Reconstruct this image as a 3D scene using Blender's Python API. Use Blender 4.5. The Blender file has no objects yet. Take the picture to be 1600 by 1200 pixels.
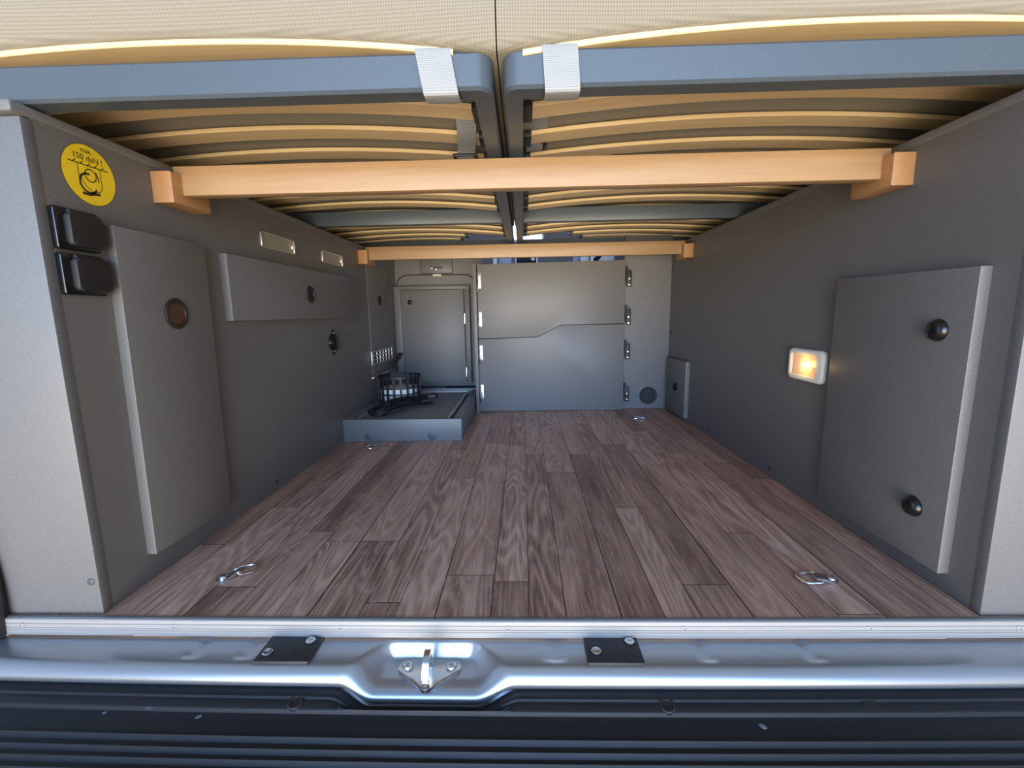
import bpy, bmesh, math, random
from mathutils import Vector, Matrix
random.seed(4)
PI = math.pi
SC = bpy.context.scene
COL = SC.collection

# ------------------------------------------------------------------ camera
def make_camera():
    pitch, yaw, roll = 0.1547, 0.0277, -0.0165
    f = Vector((-math.sin(yaw)*math.cos(pitch), math.cos(yaw)*math.cos(pitch), -math.sin(pitch)))
    rt = Vector((math.cos(yaw), math.sin(yaw), 0)); up = rt.cross(f)
    c, s = math.cos(roll), math.sin(roll)
    r2 = c*rt + s*up; u2 = -s*rt + c*up
    m = Matrix((r2, u2, -f)).transposed().to_4x4()
    m.translation = Vector((-0.0051, -0.6502, 0.4769))
    cd = bpy.data.cameras.new('camera'); co = bpy.data.objects.new('camera', cd); COL.objects.link(co)
    cd.sensor_width = 36; cd.lens = 706.7/1600*36; cd.clip_start = 0.01; cd.clip_end = 200
    co.matrix_world = m; SC.camera = co
make_camera()

# ------------------------------------------------------------------ view, world
SC.view_settings.view_transform = 'Standard'; SC.view_settings.look = 'None'
SC.view_settings.gamma = 1; SC.view_settings.use_curve_mapping = False
SC.view_settings.exposure = -0.12
SC.cycles.max_bounces = 16; SC.cycles.diffuse_bounces = 10; SC.cycles.glossy_bounces = 6

def make_world():
    w = bpy.data.worlds.new('sky'); SC.world = w; w.use_nodes = True
    nt = w.node_tree; nt.nodes.clear(); N = nt.nodes.new; L = nt.links.new
    out = N('ShaderNodeOutputWorld'); bg = N('ShaderNodeBackground'); tc = N('ShaderNodeTexCoord')
    sep = N('ShaderNodeSeparateXYZ'); L(tc.outputs['Generated'], sep.inputs[0])
    m = N('ShaderNodeMath'); m.operation = 'MULTIPLY_ADD'; m.inputs[1].default_value = .5; m.inputs[2].default_value = .5
    L(sep.outputs['Z'], m.inputs[0])
    r = N('ShaderNodeValToRGB'); L(m.outputs[0], r.inputs[0])
    stops = [(-1, (1.3, 1.10, .90)), (-.6, (2.6, 2.2, 1.75)), (-.2, (2.1, 1.85, 1.45)), (-.02, (1.25, 1.2, 1.05)),
             (.06, (.80, 1.12, 1.55)), (.24, (.55, .98, 1.85)), (.5, (.62, .95, 1.50)), (1, (.85, 1.05, 1.30))]
    e = r.color_ramp.elements
    while len(e) < len(stops): e.new(.5)
    for k, (z, c) in enumerate(stops): e[k].position = z*.5+.5; e[k].color = (*c, 1)
    # sunlit warm surroundings low on the right-hand side, added cool glow low on the left to lift the right wall
    last = r.outputs[0]
    for sign, col, top in ((1, (4.6, 3.7, 2.6, 1), .45), (-1, (3.0, 3.7, 5.0, 1), .7)):
        wx = N('ShaderNodeMapRange'); wx.inputs['From Min'].default_value = .60*sign; wx.inputs['From Max'].default_value = .95*sign
        L(sep.outputs['X'], wx.inputs['Value'])
        wz = N('ShaderNodeMapRange'); wz.inputs['From Min'].default_value = top; wz.inputs['From Max'].default_value = top-.3
        L(sep.outputs['Z'], wz.inputs['Value'])
        wl = N('ShaderNodeMapRange'); wl.inputs['From Min'].default_value = -.35; wl.inputs['From Max'].default_value = -.05
        L(sep.outputs['Z'], wl.inputs['Value'])
        mm = N('ShaderNodeMath'); mm.operation = 'MULTIPLY'; L(wx.outputs[0], mm.inputs[0]); L(wz.outputs[0], mm.inputs[1])
        m2 = N('ShaderNodeMath'); m2.operation = 'MULTIPLY'; L(mm.outputs[0], m2.inputs[0]); L(wl.outputs[0], m2.inputs[1])
        mix = N('ShaderNodeMix'); mix.data_type = 'RGBA'; L(m2.outputs[0], mix.inputs['Factor'])
        L(last, mix.inputs['A']); mix.inputs['B'].default_value = col; last = mix.outputs['Result']
    L(last, bg.inputs[0])
    # sky boost added straight behind and ahead to brighten the back panels and front window
    wy = N('ShaderNodeMapRange'); wy.interpolation_type = 'SMOOTHSTEP'
    for k, v in (('From Min', 0.8), ('From Max', 0.985), ('To Min', 0.4), ('To Max', 8.6)): wy.inputs[k].default_value = v
    ng = N('ShaderNodeMath'); ng.operation = 'ABSOLUTE'; L(sep.outputs['Y'], ng.inputs[0])
    L(ng.outputs[0], wy.inputs['Value']); L(wy.outputs[0], bg.inputs[1])
    L(bg.outputs[0], out.inputs[0])
make_world()

# ------------------------------------------------------------------ materials
class Nt:
    def __init__(s, name):
        s.m = bpy.data.materials.new(name); s.m.use_nodes = True; s.t = s.m.node_tree
        s.b = s.t.nodes['Principled BSDF']; s.tc = None
    def n(s, t, **kw):
        x = s.t.nodes.new('ShaderNode'+t)
        for k, v in kw.items(): setattr(x, k, v)
        return x
    def l(s, a, b): s.t.links.new(a, b)
    def obj(s):
        if not s.tc: s.tc = s.n('TexCoord')
        return s.tc.outputs['Object']
    def mp(s, scale, vec=None):
        m = s.n('Mapping'); m.inputs['Scale'].default_value = scale; s.l(vec or s.obj(), m.inputs[0]); return m.outputs[0]
    def noise(s, vec, scale=1, detail=3, rough=.5, dist=0):
        x = s.n('TexNoise'); x.inputs['Scale'].default_value = scale; x.inputs['Detail'].default_value = detail
        x.inputs['Roughness'].default_value = rough; x.inputs['Distortion'].default_value = dist
        s.l(vec, x.inputs['Vector']); return x.outputs[0]
    def math(s, op, a, b=None, c=None):
        x = s.n('Math', operation=op)
        for k, v in enumerate((a, b, c)):
            if v is None: continue
            if isinstance(v, (int, float)): x.inputs[k].default_value = v
            else: s.l(v, x.inputs[k])
        return x.outputs[0]
    def ramp(s, fac, stops):
        r = s.n('ValToRGB'); e = r.color_ramp.elements
        while len(e) < len(stops): e.new(.5)
        for k, (p, c) in enumerate(stops): e[k].position = p; e[k].color = (*c, 1)
        s.l(fac, r.inputs[0]); return r.outputs[0]
    def mix(s, fac, a, b, blend='MIX'):
        x = s.n('Mix', data_type='RGBA', blend_type=blend)
        for k, v in (('Factor', fac), ('A', a), ('B', b)):
            if isinstance(v, (int, float)): x.inputs[k].default_value = v
            elif isinstance(v, tuple): x.inputs[k].default_value = (*v, 1)
            else: s.l(v, x.inputs[k])
        return x.outputs['Result']
    def bump(s, h, strength=.3, dist=.001):
        x = s.n('Bump'); x.inputs['Strength'].default_value = strength; x.inputs['Distance'].default_value = dist
        s.l(h, x.inputs['Height']); s.l(x.outputs[0], s.b.inputs['Normal'])
    def set(s, color=None, rough=None, metal=None, **kw):
        for k, v in (('Base Color', color), ('Roughness', rough), ('Metallic', metal)):
            if v is None: continue
            i = s.b.inputs[k]
            if isinstance(v, tuple): i.default_value = (*v, 1)
            elif isinstance(v, (int, float)): i.default_value = v
            else: s.l(v, i)
        for k, v in kw.items(): s.b.inputs[k.replace('_', ' ')].default_value = v
        return s.m

def speckle(name, col, amp=.25, scale=700, rough=.5, bump=.15, metal=0, spec=.5):
    t = Nt(name); v = t.noise(t.obj(), scale, 2)
    lo = tuple(c*(1-amp) for c in col); hi = tuple(min(1, c*(1+amp)) for c in col)
    t.bump(v, bump, .0006)
    return t.set(t.ramp(v, [(.25, lo), (.75, hi)]), rough, metal, Specular_IOR_Level=spec)

M = {}
M['laminate'] = speckle('graphite_laminate', (.148, .143, .139), .24, 600, .44, .2, spec=.4)
M['laminate_dimmed'] = speckle('graphite_laminate_dimmed', (.122, .123, .125), .2, 600, .42, .2)  # same laminate darkened in colour to offset the strong light on the end panels
M['slate'] = speckle('slate_lacquer', (.058, .074, .088), .08, 300, .42, .06)
M['fabric_black'] = speckle('black_webbing', (.012, .012, .013), .3, 900, .75, .4)
M['black'] = speckle('black_gloss_plastic', (.008, .008, .009), .1, 200, .16, .02)
M['black_matt'] = speckle('black_matt_plastic', (.014, .014, .015), .25, 700, .5, .2)
M['rubber'] = speckle('black_rubber', (.022, .022, .024), .35, 260, .55, .25)
M['dark'] = speckle('dark_seam', (.012, .012, .012), .1, 300, .7, .05)
M['brown_dark'] = speckle('dark_brown_board', (.045, .028, .022), .2, 120, .5, .1)
M['cap'] = speckle('grey_cover_cap', (.055, .066, .078), .1, 500, .5, .1)
M['zinc'] = speckle('zinc_plated_steel', (.68, .70, .72), .12, 160, .24, .05, 1)
M['chrome'] = speckle('polished_steel', (.8, .8, .8), .05, 200, .15, .02, 1)
M['bronze'] = speckle('bronze_metal', (.20, .11, .07), .15, 400, .38, .08, .8)
M['bronze_dark'] = speckle('dark_bronze_ring', (.055, .042, .035), .15, 400, .35, .06, .6)
M['white'] = speckle('white_plastic', (.72, .72, .70), .04, 200, .35, .04)
M['white_frame'] = speckle('warm_white_plastic', (.78, .76, .70), .04, 200, .4, .04)
M['alu_frame'] = speckle('satin_aluminium', (.62, .60, .55), .1, 500, .35, .05, .85)
M['pale_edge'] = speckle('pale_ply_edge', (.66, .58, .46), .15, 300, .55, .1)
M['blue_grey'] = speckle('blue_grey_panel', (.28, .30, .38), .08, 200, .4, .05)
M['ink'] = speckle('sticker_ink', (.03, .022, .01), .1, 300, .5, .02)
M['yellow'] = speckle('yellow_sticker', (.86, .62, .015), .05, 120, .4, .02)
M['tag'] = speckle('cream_tag', (.75, .62, .48), .05, 200, .5, .02)

def wood(name, lo, hi, axis, rough=.42, fine=1.0):
    t = Nt(name)
    sc = [70, 70, 70]; sc[axis] = 2.5
    v1 = t.noise(t.mp(tuple(sc)), 1.0*fine, 4, .6, .4)
    sc2 = [260, 260, 260]; sc2[axis] = 9
    v2 = t.noise(t.mp(tuple(sc2)), 1.0*fine, 3, .6)
    f = t.math('ADD', t.math('MULTIPLY', v1, .6), t.math('MULTIPLY', v2, .4))
    t.bump(v2, .12, .0005)
    return t.set(t.ramp(f, [(.3, lo), (.7, hi)]), rough)
M['beech'] = wood('beech_beam', (.30, .172, .078), (.375, .238, .120), 0)
M['beech_end'] = wood('beech_block', (.38, .18, .066), (.47, .255, .108), 1)
M['slat'] = wood('beech_slat', (.64, .45, .22), (.80, .60, .33), 0)

def plank_floor():
    t = Nt('walnut_plank_vinyl'); sep = t.n('SeparateXYZ'); t.l(t.obj(), sep.inputs[0])
    X, Y = sep.outputs[0], sep.outputs[1]
    warp = t.math('MULTIPLY', t.math('SINE', t.math('MULTIPLY', X, 27.3)), .010)      # boards of uneven width
    u = t.math('DIVIDE', t.math('ADD', t.math('ADD', X, warp), 5.009), .0705)
    idx = t.math('FLOOR', u); fx = t.math('FRACT', u)
    wn = t.n('TexWhiteNoise', noise_dimensions='1D'); t.l(idx, wn.inputs['W'])
    v = t.math('DIVIDE', t.math('ADD', Y, t.math('MULTIPLY_ADD', wn.outputs['Value'], 3.7, 9.0)), .86)
    idy = t.math('FLOOR', v); fy = t.math('FRACT', v)
    cb = t.n('CombineXYZ'); t.l(idx, cb.inputs[0]); t.l(idy, cb.inputs[1])
    w2 = t.n('TexWhiteNoise', noise_dimensions='2D'); t.l(cb.outputs[0], w2.inputs['Vector'])
    rnd = w2.outputs['Value']
    def vec(kx, ky):
        c = t.n('CombineXYZ'); t.l(t.math('MULTIPLY', X, kx), c.inputs[0]); t.l(t.math('MULTIPLY', Y, ky), c.inputs[1])
        t.l(t.math('MULTIPLY', rnd, 91.0), c.inputs[2]); return c.outputs[0]
    n1 = t.noise(vec(13, 1.5), 1, 1.2, .4, .1)
    rings = t.math('POWER', t.math('MULTIPLY_ADD', t.math('SINE', t.math('MULTIPLY', n1, 105)), .5, .5), 1.7)
    w3 = t.n('TexWhiteNoise', noise_dimensions='1D'); t.l(t.math('MULTIPLY', rnd, 777.0), w3.inputs['W'])
    rings = t.math('MULTIPLY', rings, t.math('POWER', w3.outputs['Value'], 1.5))
    n2 = t.noise(vec(230, 6.5), 1, 3, .6)
    n3 = t.noise(vec(26, 3.0), 1, 3, .55)
    n4 = t.noise(vec(520, 26), 1, 2, .6)
    f = t.math('ADD', t.math('ADD', t.math('MULTIPLY', rings, .21), t.math('MULTIPLY', n2, .50)), t.math('MULTIPLY', n3, .40))
    f = t.math('ADD', f, t.math('MULTIPLY', n4, .26))
    f = t.math('ADD', f, t.math('MULTIPLY_ADD', rnd, .15, -.13))
    col = t.ramp(f, [(.24, (.085, .043, .034)), (.44, (.28, .158, .112)), (.62, (.52, .310, .222)), (.85, (.74, .48, .36))])
    # seams between planks
    ex = t.math('MINIMUM', fx, t.math('SUBTRACT', 1, fx)); ey = t.math('MINIMUM', fy, t.math('SUBTRACT', 1, fy))
    seam = t.math('MAXIMUM', t.math('LESS_THAN', ex, .011), t.math('LESS_THAN', ey, .0010))
    col = t.mix(seam, col, (.012, .008, .007))
    # pale footprints and dust scuffs near the left middle of the floor
    d = t.n('VectorMath', operation='DISTANCE'); t.l(t.obj(), d.inputs[0]); d.inputs[1].default_value = (-.24, .33, 0)
    area = t.n('MapRange'); area.inputs['From Min'].default_value = .55; area.inputs['From Max'].default_value = .05
    t.l(d.outputs['Value'], area.inputs['Value'])
    sc = t.noise(t.mp((22, 15, 1)), 1, 4, .65, 1.2)
    smask = t.n('MapRange'); smask.inputs['From Min'].default_value = .53; smask.inputs['From Max'].default_value = .68; t.l(sc, smask.inputs['Value'])
    sm = t.math('MULTIPLY', t.math('MULTIPLY', smask.outputs[0], area.outputs[0]), .55)
    col = t.mix(sm, col, (.62, .52, .46))
    t.bump(t.math('SUBTRACT', t.math('MULTIPLY', n2, .4), seam), .25, .0006)
    rg = t.math('MULTIPLY_ADD', n2, .2, .30)
    return t.set(col, rg, Specular_IOR_Level=.30)
M['floor'] = plank_floor()

def dot_fabric():
    t = Nt('beige_micro_dot_fabric'); sep = t.n('SeparateXYZ'); t.l(t.obj(), sep.inputs[0])
    k = 2*PI/.0052
    yz = t.math('ADD', sep.outputs[1], sep.outputs[2])
    a = t.math('SINE', t.math('MULTIPLY', t.math('ADD', sep.outputs[0], yz), k*.72))
    b = t.math('SINE', t.math('MULTIPLY', t.math('SUBTRACT', sep.outputs[0], yz), k*.72))
    d = t.math('MULTIPLY_ADD', t.math('MULTIPLY', a, b), .5, .5)
    n = t.noise(t.obj(), 500, 2)
    t.bump(t.math('ADD', d, t.math('MULTIPLY', n, .3)), .4, .0010)
    return t.set(t.ramp(d, [(.1, (.195, .166, .116)), (.8, (.275, .238, .172))]), .85)
M['mattress'] = dot_fabric()

def webbing(name, lo, hi, pitch=.0024):
    t = Nt(name); sep = t.n('SeparateXYZ'); t.l(t.obj(), sep.inputs[0])
    s = t.math('MULTIPLY_ADD', t.math('SINE', t.math('MULTIPLY', t.math('ADD', sep.outputs[2], sep.outputs[1]), 2*PI/pitch)), .5, .5)
    w = t.math('MULTIPLY_ADD', t.math('SINE', t.math('MULTIPLY', sep.outputs[0], 2*PI/.0016)), .5, .5)
    h = t.math('ADD', s, t.math('MULTIPLY', w, .5)); t.bump(h, .6, .0008)
    return t.set(t.ramp(t.math('MULTIPLY', h, .66), [(.1, lo), (.8, hi)]), .7)
M['webbing'] = webbing('grey_webbing', (.24, .245, .24), (.38, .385, .38))

def sill_metal():
    t = Nt('silver_metallic_paint'); n = t.noise(t.obj(), 1500, 1); n2 = t.noise(t.mp((2, 6, 6)), 1, 3)
    t.bump(n, .05, .0002)
    return t.set(t.ramp(n2, [(.3, (.34, .37, .41)), (.7, (.42, .45, .49))]), .30, .75, Coat_Weight=.4, Coat_Roughness=.20)
M['silver'] = sill_metal()
def strip_metal():
    t = Nt('anodised_aluminium'); n = t.noise(t.mp((6, 900, 900)), 1, 2); t.bump(n, .1, .0002)
    return t.set(t.ramp(n, [(.3, (.30, .30, .305)), (.7, (.37, .37, .37))]), .52, .5)
M['strip'] = strip_metal()
M['strip_lip'] = speckle('grey_sealing_lip', (.17, .18, .175), .12, 400, .5, .1)
def bumper_mat():
    t = Nt('black_bumper_plastic'); n = t.noise(t.obj(), 900, 2)
    s = t.noise(t.mp((7, 60, 60)), 1, 6, .75, 1.5)
    m = t.n('MapRange'); m.inputs['From Min'].default_value = .64; m.inputs['From Max'].default_value = .80; t.l(s, m.inputs['Value'])
    t.bump(n, .2, .0005)
    col = t.mix(t.math('MULTIPLY', m.outputs[0], .28), (.015, .016, .019), (.20, .20, .21))
    return t.set(col, t.math('MULTIPLY_ADD', s, .2, .36), Specular_IOR_Level=.3)
M['bumper'] = bumper_mat()
M['scuff'] = speckle('white_scuff', (.20, .21, .24), .45, 500, .6, .2)
def prism_lens():
    t = Nt('prismatic_lens'); sep = t.n('SeparateXYZ'); t.l(t.obj(), sep.inputs[0])
    s = t.math('SINE', t.math('MULTIPLY', t.math('ADD', sep.outputs[1], sep.outputs[2]), 2*PI/.0055))
    s = t.math('MULTIPLY_ADD', s, .5, .5); t.bump(s, .8, .001)
    return t.set(t.ramp(s, [(.2, (.17, .16, .13)), (.8, (.50, .48, .40))]), .3)
M['lens'] = prism_lens()
def glow(name, col, strength):
    t = Nt(name); t.b.inputs['Emission Color'].default_value = (*col, 1); t.b.inputs['Emission Strength'].default_value = strength
    n = t.noise(t.obj(), 200, 1); return t.set(t.ramp(n, [(.2, col), (.8, col)]), .5)
M['bulb'] = glow('lit_bulb', (1, .70, .28), 60)
M['led'] = glow('touch_led', (1, .98, .9), .8)
M['lamp_strip'] = glow('lit_strip_lamp', (.78, .92, 1.0), 2.2)
def amber():
    t = Nt('reflector'); n = t.noise(t.obj(), 150, 2)
    return t.set(t.ramp(n, [(.3, (.78, .42, .16)), (.7, (.92, .58, .26))]), .3, .2)
M['reflector'] = amber()
def clear():
    t = Nt('clear_ribbed_cover'); n = t.noise(t.mp((60, 300, 60)), 1, 1); t.bump(n, .25, .001)
    return t.set((1, .93, .82), t.math('MULTIPLY_ADD', n, .05, .08), Alpha=.22)
M['cover'] = clear()
def glass():
    t = Nt('window_glass'); n = t.noise(t.obj(), 5, 1)
    return t.set((.9, .95, 1), t.math('MULTIPLY', n, .05), Alpha=.06)
M['glass'] = glass()

# ------------------------------------------------------------------ mesh helpers
def box(bm, x0, x1, y0, y1, z0, z1, bev=0, seg=2):
    g = bmesh.ops.create_cube(bm, size=1)
    for v in g['verts']:
        v.co = Vector((x0 if v.co.x < 0 else x1, y0 if v.co.y < 0 else y1, z0 if v.co.z < 0 else z1))
    if bev:
        ed = list({e for v in g['verts'] for e in v.link_edges})
        bmesh.ops.bevel(bm, geom=ed, offset=bev, segments=seg, affect='EDGES', profile=.5)
    return bm
def P3(axis, a, b, t):
    return Vector((t, a, b)) if axis == 'x' else Vector((a, t, b)) if axis == 'y' else Vector((a, b, t))
def prism(bm, pts, axis, t0, t1, bev=0, seg=2):
    lo = [bm.verts.new(P3(axis, a, b, t0)) for a, b in pts]; hi = [bm.verts.new(P3(axis, a, b, t1)) for a, b in pts]
    f = [bm.faces.new(lo), bm.faces.new(hi[::-1])]; n = len(pts)
    for i in range(n): f.append(bm.faces.new((lo[i], hi[i], hi[(i+1) % n], lo[(i+1) % n])))
    if bev:
        ed = list(f[0].edges)+list(f[1].edges)
        bmesh.ops.bevel(bm, geom=ed, offset=bev, segments=seg, affect='EDGES', profile=.5)
    return bm
def rrect(a0, a1, b0, b1, r, n=6, which=(1, 1, 1, 1)):
    out = []
    for k, (ca, cb, st) in enumerate(((a1-r, b1-r, 0), (a0+r, b1-r, 90), (a0+r, b0+r, 180), (a1-r, b0+r, 270))):
        if not which[k]:
            out.append(((a1 if k in (0, 3) else a0), (b1 if k < 2 else b0))); continue
        for i in range(n+1):
            t = math.radians(st+90*i/n); out.append((ca+r*math.cos(t), cb+r*math.sin(t)))
    return out
def circ(a, b, r, n=32, rb=None):
    return [(a+r*math.cos(2*PI*i/n), b+(rb or r)*math.sin(2*PI*i/n)) for i in range(n)]
def lathe(bm, c, axis, prof, n=32):
    c = Vector(c); ax = Vector(axis).normalized(); u = ax.orthogonal().normalized(); w = ax.cross(u)
    rings = []
    for r, t in prof:
        if r < 1e-6: rings.append([bm.verts.new(c+ax*t)])
        else: rings.append([bm.verts.new(c+ax*t+r*(math.cos(2*PI*i/n)*u+math.sin(2*PI*i/n)*w)) for i in range(n)])
    for A, B in zip(rings, rings[1:]):
        for i in range(n):
            j = (i+1) % n
            if len(A) == 1 and len(B) > 1: bm.faces.new((A[0], B[i], B[j]))
            elif len(B) == 1 and len(A) > 1: bm.faces.new((A[i], B[0], A[j]))
            elif len(A) > 1: bm.faces.new((A[i], B[i], B[j], A[j]))
    return bm
def tube(bm, path, r, n=10, closed=False):
    pts = [Vector(p) for p in path]; m = len(pts); rings = []; pu = None
    for i, p in enumerate(pts):
        if closed: d = pts[(i+1) % m]-pts[i-1]
        else: d = pts[min(i+1, m-1)]-pts[max(i-1, 0)]
        d.normalize()
        u = (pu-d*pu.dot(d)) if pu else d.orthogonal()
        u.normalize(); pu = u; w = d.cross(u)
        rings.append([bm.verts.new(p+r*(math.cos(2*PI*k/n)*u+math.sin(2*PI*k/n)*w)) for k in range(n)])
    for i in range(m if closed else m-1):
        A, B = rings[i], rings[(i+1) % m]
        for k in range(n): bm.faces.new((A[k], A[(k+1) % n], B[(k+1) % n], B[k]))
    if not closed: bm.faces.new(rings[0][::-1]); bm.faces.new(rings[-1])
    return bm
def ribbon(bm, path, wd, th, closed=False):
    """flat band: path points, width vector(s), thickness"""
    pts = [Vector(p) for p in path]; m = len(pts); rows = []
    for i, p in enumerate(pts):
        d = (pts[(i+1) % m]-pts[i-1]) if closed else (pts[min(i+1, m-1)]-pts[max(i-1, 0)])
        w = Vector(wd[i] if isinstance(wd, list) else wd)*.5; nn = d.normalized().cross(w.normalized()).normalized()*th*.5
        rows.append([bm.verts.new(p-w-nn), bm.verts.new(p+w-nn), bm.verts.new(p+w+nn), bm.verts.new(p-w+nn)])
    for i in range(m if closed else m-1):
        A, B = rows[i], rows[(i+1) % m]
        for k in range(4): bm.faces.new((A[k], A[(k+1) % 4], B[(k+1) % 4], B[k]))
    if not closed: bm.faces.new(rows[0][::-1]); bm.faces.new(rows[-1])
    return bm
def smoothpath(pts, n=8):
    P = [Vector(p) for p in pts]; out = []
    for i in range(len(P)-1):
        p0, p1, p2, p3 = P[max(i-1, 0)], P[i], P[i+1], P[min(i+2, len(P)-1)]
        for k in range(n):
            t = k/n
            out.append(.5*((2*p1)+(p2-p0)*t+(2*p0-5*p1+4*p2-p3)*t*t+(3*p1-p0-3*p2+p3)*t**3))
    out.append(P[-1]); return out
def BM(): return bmesh.new()

def wloc(o):
    v = Vector((0, 0, 0))
    while o: v = v+o.location; o = o.parent
    return v
def obj(name, bm, mat, parent=None, smooth=True, at=None, angle=35):
    """bm holds world coordinates; the mesh is stored relative to its parent (or to `at`)"""
    off = wloc(parent) if parent else Vector(at or (0, 0, 0))
    for v in bm.verts: v.co -= off
    bmesh.ops.recalc_face_normals(bm, faces=bm.faces[:])
    me = bpy.data.meshes.new(name); bm.to_mesh(me); bm.free()
    me.materials.append(M[mat])
    if smooth:
        me.polygons.foreach_set('use_smooth', [True]*len(me.polygons))
        try: me.set_sharp_from_angle(angle=math.radians(angle))
        except Exception: pass
    o = bpy.data.objects.new(name, me); COL.objects.link(o)
    if parent: o.parent = parent
    else: o.location = off
    return o
def thing(name, label, cat, loc=(0, 0, 0), group=None):
    o = bpy.data.objects.new(name, None); COL.objects.link(o); o.location = loc; o.empty_display_size = .05
    return tag(o, label, cat, group)
def tag(o, label, cat, group=None):
    o['label'] = label; o['category'] = cat
    if group: o['group'] = group
    return o
def struct(name, bm, mat, smooth=True, label=None, cat=None):
    o = obj(name, bm, mat, None, smooth); o['kind'] = 'structure'
    if label: o['label'] = label
    if cat: o['category'] = cat
    return o
def dup(root, loc, label=None, group=None):
    r = root.copy(); COL.objects.link(r); r.location = loc
    if label: r['label'] = label
    if group: r['group'] = group
    for ch in list(root.children):
        c = ch.copy(); COL.objects.link(c); c.parent = r
        for g in list(ch.children):
            d = g.copy(); COL.objects.link(d); d.parent = c
    return r
W = .70
D = 1.574
YB = 1.85            # back of the left-hand recess
def bow(x): return .0042*(x/.8)**2
def bow2(x): return .009*(x/.8)**2

# ------------------------------------------------------------------ setting
bm = BM(); box(bm, -.98, .98, -.0005, 1.95, -.02, 0); struct('floor', bm, 'floor', False)
bm = BM(); box(bm, -.718, -.70, .024, YB, 0, .775); struct('wall_left', bm, 'laminate', False)
bm = BM(); box(bm, .70, .718, .024, 1.70, 0, .775); struct('wall_right', bm, 'laminate', False)
bm = BM(); box(bm, -.98, -.6995, .008, .026, 0.0004, .759, .0015); struct('wall_rear_left', bm, 'laminate_dimmed')
bm = BM(); box(bm, .6995, .98, .008, .026, 0.0004, .759, .0015); struct('wall_rear_right', bm, 'laminate_dimmed')
bm = BM(); box(bm, .4785, .70, D, D+.018, 0, .83); struct('wall_back', bm, 'laminate', False)
bm = BM(); box(bm, -.718, -.225, YB, YB+.018, 0, .80); struct('wall_back_left', bm, 'laminate', False)
bm = BM(); box(bm, -.2405, -.2255, 1.512, YB, 0, .707, .001); struct('wall_partition', bm, 'laminate')
bm = BM(); box(bm, -.225, .478, 1.62, 1.638, 0, .70); struct('wall_cupboard_back', bm, 'dark', False)
for s, nm in ((-1, 'trim_1'), (1, 'trim_2')):       # ledges that cap both side walls and carry the bed frames
    bm = BM(); box(bm, s*.98 if s < 0 else .6975, s*.6975 if s < 0 else .98, -.004, 1.70, .7605, .776, .003, 3); struct(nm, bm, 'laminate')
# door seal at the far left of the opening
bm = BM(); tube(bm, smoothpath([(-.868, -.012, -.06), (-.866, -.008, .0), (-.868, -.004, .08), (-.885, .0, .2), (-.93, .0, .5)], 6), .014, 10)
struct('trim_3', bm, 'rubber')
# shell of the vehicle around and beyond the storage space
bm = BM(); box(bm, -1.02, -.985, .0, 3.4, -.30, 2.0); struct('wall_outer_left', bm, 'brown_dark', False)
bm = BM(); box(bm, .985, 1.02, .0, 3.4, -.30, 2.0); struct('wall_outer_right', bm, 'brown_dark', False)
bm = BM(); box(bm, -1.02, 1.02, .0, 3.4, 2.0, 2.04); struct('ceiling', bm, 'white', False)
bm = BM()                                             # front wall with a window opening
for x0, x1, z0, z1 in ((-.985, -.11, -.2, 2.0), (.158, .985, -.2, 2.0), (-.11, .158, -.2, 1.088), (-.11, .158, 1.55, 2.0)):
    box(bm, x0, x1, 3.3, 3.34, z0, z1)
struct('wall_front', bm, 'brown_dark', False)
bm = BM()
for x0, x1, z0, z1 in ((-.11, .158, 1.072, 1.088), (-.11, .158, 1.55, 1.565), (-.125, -.11, 1.072, 1.565), (.158, .173, 1.072, 1.565)):
    box(bm, x0, x1, 3.285, 3.32, z0, z1)
w1 = struct('window_1', bm, 'blue_grey', False)
bm = BM(); box(bm, -.11, .158, 3.305, 3.309, 1.088, 1.55); obj('pane', bm, 'glass', w1, False)
# grooves in the left back wall: arch-shaped panel line
bm = BM(); tube(bm, smoothpath([(-.694, YB-.0005, .63), (-.688, YB-.0005, .655), (-.668, YB-.0005, .680), (-.640, YB-.0005, .690), (-.60, YB-.0005, .691),
    (-.47, YB-.0005, .6905), (-.36, YB-.0005, .689), (-.32, YB-.0005, .689), (-.29, YB-.0005, .679), (-.262, YB-.0005, .655)], 6), .0026, 8)
struct('trim_4', bm, 'dark')

# ------------------------------------------------------------------ rear threshold, sill and bumper
def extrude_profile(bm, prof, xs, fn):
    rows = []
    for x in xs: rows.append([bm.verts.new(fn(x, y, z, k)) for k, (y, z) in enumerate(prof)])
    for A, B in zip(rows, rows[1:]):
        for k in range(len(prof)-1): bm.faces.new((A[k], B[k], B[k+1], A[k+1]))
    return bm
XS = [-.855+1.71*i/60 for i in range(61)]
ts = thing('threshold_strip', 'long ribbed aluminium threshold strip along the front edge of the plank floor', 'threshold strip', (0, 0, 0))
prof = [(-.0062, .0012), (-.0085, .0010), (-.0098, -.0005), (-.0101, -.005), (-.0093, -.0055), (-.0093, -.0065), (-.0103, -.007), (-.0104, -.0125), (-.0096, -.013), (-.0096, -.0137), (-.0105, -.0142),
        (-.0106, -.0165), (-.0098, -.017), (-.0107, -.0175), (-.0110, -.0262), (-.0098, -.0272), (-.006, -.0272)]
obj('edge_profile', extrude_profile(BM(), prof, XS, lambda x, y, z, k: Vector((x, y+bow(x), z))), 'strip', ts, angle=25)
prof = [(.0004, .0004), (.0, .0016), (-.0058, .0018), (-.0064, .0008), (-.0064, -.001)]
obj('sealing_lip', extrude_profile(BM(), prof, XS, lambda x, y, z, k: Vector((x, y+bow(x), z))), 'strip_lip', ts, angle=25)
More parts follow.
